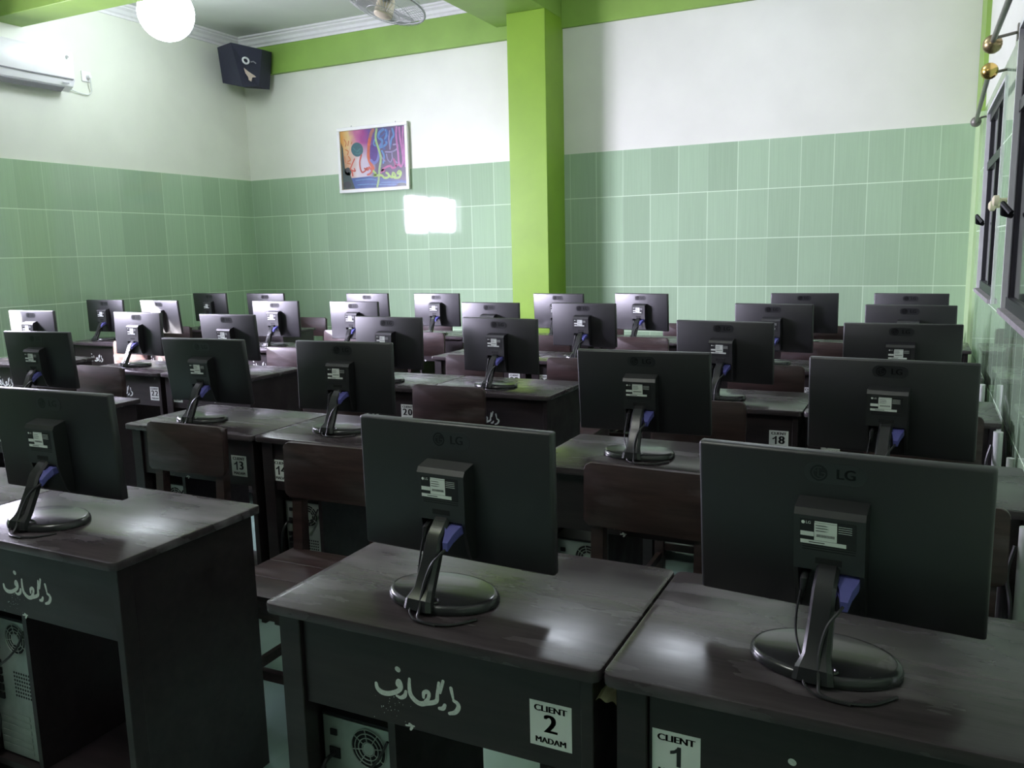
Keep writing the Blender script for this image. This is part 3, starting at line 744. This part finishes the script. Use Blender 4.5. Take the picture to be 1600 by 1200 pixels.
t = thing('pendant_lamp', 'glaring cool white globe lamp hanging below the ceiling, upper left', 'lamp', (-5.60, 5.20, ZC))
bm = bmesh.new(); lathe(bm, [(0, 0), (.05, 0), (.05, -.02), (.022, -.045), (.022, -.085), (.034, -.095), (.034, -.119), (0, -.119)], 20); flush(bm, 'lamp_holder', 'ac', t, True)
bm = bmesh.new(); lathe(bm, [(0, -.12)] + [(.22 * math.sin(PI * k / 14), -.34 + .22 * math.cos(PI * k / 14)) for k in range(1, 14)] + [(0, -.56)], 32); flush(bm, 'bulb', 'bulb', t, True)  # small bulb swollen to a globe, its glare put into the shape

dup(t, (-2.2, .0, ZC), 0, 'added unseen fill lamp hanging below the ceiling at the front of the room')
dup(t, (-1.4, 4.85, ZC), 0, 'third cool white lamp hanging below the ceiling right of the cross beam')
fill_lamp = [o for o in bpy.data.objects if o.name.startswith('bulb') and o.parent and o.parent.location.y < 1][0]
fill_lamp.data = fill_lamp.data.copy(); fill_lamp.data.materials[0] = emit('added fill lamp glass', (.95, .95, .92), 38)  # added lamp out of view, fills the front desks and stickers with light
t = thing('ceiling_fan', 'caged grey ceiling fan at the top edge left of the pillar', 'fan', (-2.62, 3.95, ZC))
bm = bmesh.new(); lathe(bm, [(0, 0), (.06, 0), (.055, -.05), (.018, -.07), (.018, -.87), (0, -.87)], 20); flush(bm, 'mounting_rod', 'ac', t, True)
ax = Vector((-.20, -.25, -1)).normalized(); RM = ax.to_track_quat('Z', 'Y').to_matrix().to_4x4(); RM.translation = Vector((.005, .005, -.93)); 
bm = bmesh.new(); lathe(bm, [(0, -.12), (.05, -.12), (.075, -.09), (.075, .0), (.05, .015), (0, .015)], 24, RM); flush(bm, 'motor', 'ac', t, True)
bm = bmesh.new(); RG = .215
def cage_pt(r_, a, front=True):
    z = .135 - .045 * (r_ / RG) ** 2 if front else .0 + .06 * (r_ / RG) ** 2
    return RM @ Vector((r_ * math.cos(a), r_ * math.sin(a), z))
tube(bm, [RM @ Vector((RG * math.cos(a), RG * math.sin(a), .075)) for a in [2 * PI * k / 48 for k in range(48)]], .006, 6, True)
for r_ in (.15, .09): tube(bm, [cage_pt(r_, 2 * PI * k / 40) for k in range(40)], .0013, 4, True)
for k in range(48):
    a = 2 * PI * k / 48; tube(bm, [cage_pt(.05, a), cage_pt(.13, a + .05), cage_pt(RG, a + .1)], .0011, 4)
    tube(bm, [cage_pt(.07, a, False), cage_pt(RG, a, False)], .0011, 4)
flush(bm, 'cage', 'wire', t)
bm = bmesh.new()
for k in range(3):
    a0 = 2 * PI * k / 3; v0 = []
    for r_ in (.04, .10, .16, .19):
        sp = .55 if r_ < .18 else .35
        v0.append([bm.verts.new(RM @ Vector((r_ * math.cos(a0 + s_ * sp), r_ * math.sin(a0 + s_ * sp), .070 + s_ * .018))) for s_ in (-1, -.3, .4, 1)])
    for p, q in zip(v0, v0[1:]):
        for i in range(3): bm.faces.new((p[i], p[i + 1], q[i + 1], q[i]))
ret = bmesh.ops.solidify(bm, geom=bm.faces[:], thickness=.003)
flush(bm, 'blades', 'fan_blade', t, True)
bm = bmesh.new(); lathe(bm, [(0, .150), (.025, .148), (.048, .140), (.052, .125), (.045, .05), (0, .05)], 24, RM); flush(bm, 'hub_cap', 'cream', t, True)

# ------------------------------------------------------------------ framed picture
px0, px1, pz0, pz1 = -5.482, -4.622, 2.067, 2.722
t = thing('framed_picture', 'colourful Arabic calligraphy picture in a white frame on the back wall', 'picture', ((px0 + px1) / 2, YB - T - .001, pz0))
W2, H2 = (px1 - px0) / 2, pz1 - pz0; fw = .034
bm = bmesh.new()
for a in ((-W2, W2, 0, fw), (-W2, W2, H2 - fw, H2), (-W2, -W2 + fw, fw + .0002, H2 - fw - .0002), (W2 - fw, W2, fw + .0002, H2 - fw - .0002)): box(bm, a[0], a[1], -.032, -.001, a[2], a[3], .004, 2)
flush(bm, 'frame', 'frame_white', t)
aw, ah = 2 * (W2 - fw), H2 - 2 * fw
m, nt, b = nodes_of('painted canvas ground'); b.inputs['Roughness'].default_value = .35
tc = N(nt, 'ShaderNodeTexCoord'); sp = N(nt, 'ShaderNodeSeparateXYZ'); nz = N(nt, 'ShaderNodeTexNoise'); nz.inputs['Scale'].default_value = 6; nt.links.new(tc.outputs['Object'], nz.inputs['Vector'])
nt.links.new(tc.outputs['Object'], sp.inputs[0])
ux = math_node(nt, 'ADD', math_node(nt, 'ADD', math_node(nt, 'DIVIDE', sp.outputs['X'], aw), .5), math_node(nt, 'MULTIPLY', math_node(nt, 'SUBTRACT', nz.outputs['Fac'], .5), .25))
uz = math_node(nt, 'DIVIDE', math_node(nt, 'SUBTRACT', sp.outputs['Z'], fw), ah)
def ramp(src, stops):
    r = N(nt, 'ShaderNodeValToRGB'); e = r.color_ramp.elements
    while len(e) < len(stops): e.new(.5)
    for q, (pos, c) in zip(e, stops): q.position = pos; q.color = (*c, 1)
    nt.links.new(src, r.inputs['Fac']); return r.outputs['Color']
up = ramp(ux, [(0, (.55, .26, .04)), (.14, (.62, .46, .20)), (.26, (.45, .13, .26)), (.36, (.30, .03, .20)), (.48, (.10, .04, .22)), (.62, (.05, .05, .15)), (1, (.09, .04, .12))])
lo = ramp(ux, [(0, (.34, .19, .09)), (.12, (.50, .28, .15)), (.25, (.58, .52, .54)), (.42, (.48, .42, .52)), (.52, (.08, .06, .12)), (1, (.06, .04, .09))])
mx = N(nt, 'ShaderNodeMix', data_type='RGBA'); mr = N(nt, 'ShaderNodeMapRange'); mr.inputs['From Min'].default_value = .50; mr.inputs['From Max'].default_value = .78
nt.links.new(uz, mr.inputs['Value']); nt.links.new(mr.outputs[0], mx.inputs['Factor']); nt.links.new(lo, mx.inputs['A']); nt.links.new(up, mx.inputs['B']); nt.links.new(mx.outputs['Result'], b.inputs['Base Color'])
bm = bmesh.new(); box(bm, -W2 + fw, W2 - fw, -.016, -.002, fw, H2 - fw); cv = flush(bm, 'canvas', m, t)
def pc(x, y):
    u = (x - 243) / 742; yt = 325 - .074 * (x - 240); v = (y - yt) / 698
    return (-W2 + fw + min(max(u, .008), .992) * aw, H2 - fw - min(max(v, .008), .992) * ah)
def srgb(c): return tuple(.62 * ((v / 255) / 12.92 if v / 255 < .04045 else ((v / 255 + .055) / 1.055) ** 2.4) for v in c)
LV = [0]
def paint(col, strokes=(), blobs=(), polys=()):
    LV[0] += 1; y = -.0162 - LV[0] * .00012; bm = bmesh.new()
    for w_, pts in strokes:
        stroke(bm, [(*pc(*p), w_ * .000555) for p in pts], y, 6)
    for x, yy, rx, ry in blobs:
        flat(bm, [pc(x + rx * math.cos(2 * PI * k / 22), yy + ry * math.sin(2 * PI * k / 22)) for k in range(22)], y)
    for p in polys: flat(bm, [pc(*q) for q in p], y)
    flat_flush(bm, 'painted_stroke', mat('paint %d %d %d' % col, srgb(col), .35, noise=.18, nscale=25), cv)
paint((46, 92, 165), polys=[[(345, 880), (420, 872), (560, 858), (985, 905), (985, 985), (345, 1015)]])
paint((95, 160, 215), strokes=[(7, [(400, 905), (560, 890), (640, 900)]), (6, [(420, 960), (560, 950), (700, 955), (860, 950)]), (6, [(700, 930), (820, 925), (960, 930)])])
paint((40, 70, 62), polys=[[(243, 450), (268, 520), (280, 760), (330, 800), (372, 950), (390, 1010), (248, 1018)]], blobs=[(315, 800, 40, 48), (930, 960, 55, 30)])
paint((30, 40, 42), blobs=[(300, 960, 46, 42), (880, 975, 40, 14), (310, 790, 20, 24)])
paint((52, 112, 120), blobs=[(435, 540, 70, 84)])
paint((70, 140, 140), strokes=[(7, [(390, 520), (430, 560), (470, 530)]), (6, [(410, 580), (440, 590), (470, 580)])])
paint((228, 140, 85), strokes=[(11, [(290, 420), (310, 460), (300, 500)]), (11, [(340, 440), (330, 490)]), (10, [(380, 450), (370, 470)]), (12, [(300, 540), (330, 560), (320, 600)]), (12, [(330, 620), (350, 660), (320, 680)]), (11, [(310, 700), (350, 710)]), (10, [(285, 620), (290, 690)])])
paint((88, 46, 150), blobs=[(622, 590, 56, 112)])
paint((228, 108, 60), strokes=[(32, [(598, 380), (577, 470), (566, 560), (564, 640), (590, 720), (612, 765)])])
paint((190, 118, 105), strokes=[(34, [(628, 316), (608, 350), (596, 390)])])
paint((128, 136, 215), strokes=[(26, [(590, 668), (625, 700), (664, 668), (684, 590), (690, 530), (715, 480)])])
paint((92, 146, 212), strokes=[(24, [(745, 312), (702, 345), (690, 400), (728, 440), (722, 486)]), (22, [(772, 318), (782, 370), (762, 425), (778, 470), (742, 505), (690, 520)]), (20, [(848, 310), (860, 380), (832, 430), (815, 520)]), (18, [(720, 560), (742, 620), (730, 700)]), (14, [(640, 430), (630, 480), (650, 500)])])
paint((60, 96, 170), strokes=[(16, [(790, 325), (800, 380), (785, 430)]), (14, [(700, 400), (740, 380), (770, 345)])], blobs=[(768, 438, 16, 14), (748, 535, 14, 12)])
paint((160, 150, 196), strokes=[(14, [(760, 572), (830, 572), (888, 540), (900, 490), (850, 490)]), (13, [(770, 600), (782, 660), (812, 690), (838, 640)]), (13, [(832, 572), (838, 650), (885, 700)]), (12, [(700, 585), (720, 640), (750, 680)]), (12, [(818, 330), (805, 420), (812, 540)])])
paint((205, 120, 190), strokes=[(20, [(895, 290), (888, 400), (900, 560), (906, 700), (928, 742), (952, 690), (948, 560), (930, 420), (925, 296)]), (18, [(965, 290), (958, 420), (968, 560), (976, 740)])])
paint((214, 104, 168), strokes=[(19, [(700, 812), (728, 770), (800, 735), (832, 760), (868, 745), (860, 700), (850, 660)]), (17, [(860, 745), (905, 720), (930, 745)])], blobs=[(725, 790, 22, 20)])
paint((176, 214, 140), strokes=[(22, [(672, 300), (656, 420), (690, 560), (704, 650), (682, 780), (668, 900), (650, 975)])])
paint((186, 226, 104), strokes=[(20, [(612, 795), (640, 830), (618, 850), (700, 845), (735, 875), (778, 868), (784, 835), (760, 815)]), (20, [(790, 850), (820, 868), (862, 850), (835, 815), (822, 870)]), (20, [(850, 875), (900, 870), (924, 820), (905, 795), (885, 822), (915, 830)])])
paint((226, 104, 82), strokes=[(13, [(400, 650), (366, 720), (348, 775), (400, 795), (392, 765)]), (15, [(482, 605), (460, 680), (462, 760), (484, 810), (530, 780), (512, 765)]), (18, [(566, 750), (596, 790), (574, 825), (545, 838)]), (15, [(370, 850), (365, 800)])], blobs=[(545, 770, 20, 22)])
for sx in (-.26, .28):
    bm = bmesh.new(); tube(bm, [(sx, -.004, H2), (sx, -.004, H2 + .012), (sx + .004, -.004, H2 + .016)], .003, 6); flush(bm, 'hanger_hook', 'grey', t)

# ------------------------------------------------------------------ curtain rods, hooks, conduits on the right
def curtain_rod(a, b, label, balls, brackets):
    t = thing('curtain_rod', label, 'curtain rod', a)
    A_, B_ = Vector(a), Vector(b)
    bm = bmesh.new(); tube(bm, [(0, 0, 0), B_ - A_], .0125, 12); flush(bm, 'pole', 'rod', t, True)
    for p, r_, m_ in balls:
        bm = bmesh.new(); sphere(bm, Vector(p) - A_, r_, 18); flush(bm, 'ball_finial', m_, t, True)
    for p in brackets:
        q = Vector(p) - A_; bm = bmesh.new()
        tube(bm, [q, (XR - .004 - A_.x, q.y, q.z + .015)], .007, 8); box(bm, XR - .006 - A_.x, XR - .0005 - A_.x, q.y - .02, q.y + .02, q.z - .02, q.z + .05)
        flush(bm, 'wall_bracket', 'rod', t, True)
curtain_rod((.29, 6.53, 2.212), (.262, 4.90, 2.245), 'short curtain rod above the far right window with a bright brass ball end', [((.29, 6.55, 2.21), .034, 'rod'), ((.261, 4.88, 2.246), .040, 'brass')], [(.289, 6.44, 2.214), (.263, 4.95, 2.244)])
curtain_rod((.250, 4.56, 2.322), (.262, 2.6, 2.315), 'thicker curtain rod above the nearer right window with a dull ball end', [((.250, 4.575, 2.312), .042, 'bronze')], [(.2505, 4.50, 2.322), (.262, 2.7, 2.315)])
for k, (y, z, lab) in enumerate(((4.62, 1.585, 'cream tieback knob on the tiled pier, farther one'), (4.40, 1.60, 'cream tieback knob on the tiled pier, nearer one'))):
    bm = bmesh.new(); lathe(bm, [(0, 0), (.011, 0), (.011, .028), (.024, .034), (.024, .052), (.012, .060), (0, .060)], 16, Matrix.Translation((XR - T, y, z)) @ Matrix.Rotation(-PI / 2, 4, 'Y'))
    tag(flush(bm, 'tieback_knob', 'cream', None, True), lab, 'knob', 'tieback knobs')
for k, (x, y, r_, h_, lab) in enumerate(((.286, 3.428, .016, .734, 'third row'), (.262, 2.275, .0145, .734, 'second row'), (.321, 3.34, .0125, .66, 'gap between the second and third row'), (.300, 4.575, .014, .734, 'fourth row'))):
    t = thing('conduit_pipe', 'white upright pipe against the right wall by the ' + lab, 'pipe', (x, y, 0), 0, 'white pipes along the right wall')
    bm = bmesh.new(); tube(bm, [(0, 0, 0), (0, 0, h_)], r_, 14); flush(bm, 'pipe', 'pvc', t, True)
    bm = bmesh.new(); tube(bm, spline([(-.02, .0, h_ - .05), (-.035, -.02, h_ - .12), (-.03, -.10, h_ - .20), (-.035, -.12, .25), (-.02, -.05, .06)], 6), .005, 6); flush(bm, 'cable', 'cable', t, True)
    bm = bmesh.new(); box(bm, -r_ - .004, r_ + .004, -r_ - .004, r_ + .004, h_ * .3, h_ * .3 + .02, .002, 1); flush(bm, 'pipe_clip', 'pvc', t)

# folded paper jammed between the first two desks
bm = bmesh.new()
pts = spline([(-.4435, .004), (-.436, .010), (-.425, .004), (-.414, .009), (-.4065, .002)], 4)
U = [bm.verts.new((p.x, y, .690 + p.y + dz)) for y, dz in ((1.186, 0), (1.215, .004), (1.245, 0)) for p in pts]
k = len(pts)
for r_ in range(2):
    for i in range(k - 1): bm.faces.new((U[r_ * k + i], U[r_ * k + i + 1], U[(r_ + 1) * k + i + 1], U[(r_ + 1) * k + i]))
bmesh.ops.solidify(bm, geom=bm.faces[:], thickness=.006)
tag(flush(bm, 'folded_paper', 'cream', None, True), 'folded cream paper jammed in the gap between the desks marked 2 and 1', 'paper')

# ------------------------------------------------------------------ light
SKY, LOBE, LOBE_P = 112., 320., 8.
wd = bpy.data.worlds.new('daylight'); scene.world = wd; wd.use_nodes = True
bg = wd.node_tree.nodes['Background']; bg.inputs['Color'].default_value = (.82, .77, 1., 1); 
wnt = wd.node_tree
wtc = N(wnt, 'ShaderNodeTexCoord'); dp = N(wnt, 'ShaderNodeVectorMath', operation='DOT_PRODUCT')
wnt.links.new(wtc.outputs['Generated'], dp.inputs[0]); dp.inputs[1].default_value = Vector((-.80, -.60, .30)).normalized()
lobe = math_node(wnt, 'POWER', math_node(wnt, 'MAXIMUM', dp.outputs['Value'], 0.), LOBE_P)      # bright hazy sky low around the sun
wnt.links.new(math_node(wnt, 'ADD', math_node(wnt, 'MULTIPLY', lobe, LOBE), SKY), bg.inputs['Strength'])

def area(name, loc, rot, sx, sy, power, col, portal=False):
    l = bpy.data.lights.new(name, 'AREA'); l.shape = 'RECTANGLE'; l.size = sx; l.size_y = sy; l.energy = power; l.color = col
    o = bpy.data.objects.new(name, l); COL.objects.link(o); o.location = loc; o.rotation_euler = rot
    if portal: l.cycles.is_portal = True
    return o
# sky portal in the left window opening (guides sampling of the sky only)
area('window_portal', (XL - .118, (WL[0] + WL[1]) / 2, (WL[2] + WL[3]) / 2), (0, -PI / 2, 0), WL[3] - WL[2], WL[1] - WL[0], 1, (1, 1, 1), True)
sl = bpy.data.lights.new('sun', 'SUN'); sl.energy = 150; sl.angle = math.radians(.6); sl.color = (1., .95, .92)
so = bpy.data.objects.new('sun', sl); COL.objects.link(so); so.location = (-12, 0, 8)
so.rotation_euler = Vector((1.0, .98, -1.0)).to_track_quat('-Z', 'Y').to_euler()

# ------------------------------------------------------------------ camera
R = [[0.8990790110145118, 0.4371690135443044, -0.023241892131824253], [-0.04802044873932866, 0.15124942292166313, 0.9873285413522377], [-0.43514476723964063, 0.886570282415649, -0.15697823378225165]]
cam = bpy.data.cameras.new('camera'); co_ = bpy.data.objects.new('camera', cam); COL.objects.link(co_)
cam.sensor_width = 36; cam.lens = 36 * 1296.825 / 1600; cam.clip_start = .02
co_.matrix_world = Matrix(((R[0][0], R[1][0], -R[2][0], 0), (R[0][1], R[1][1], -R[2][1], 0), (R[0][2], R[1][2], -R[2][2], 1.4219), (0, 0, 0, 1)))
scene.camera = co_
vs = scene.view_settings
vs.view_transform = 'Standard'; vs.look = 'None'; vs.gamma = 1; vs.use_curve_mapping = False; vs.exposure = 0.
scene.cycles.use_denoising = True
scene.cycles.max_bounces = 8; scene.cycles.diffuse_bounces = 5; scene.cycles.glossy_bounces = 4
scene.cycles.sample_clamp_indirect = 6
scene.cycles.caustics_reflective = False; scene.cycles.caustics_refractive = False
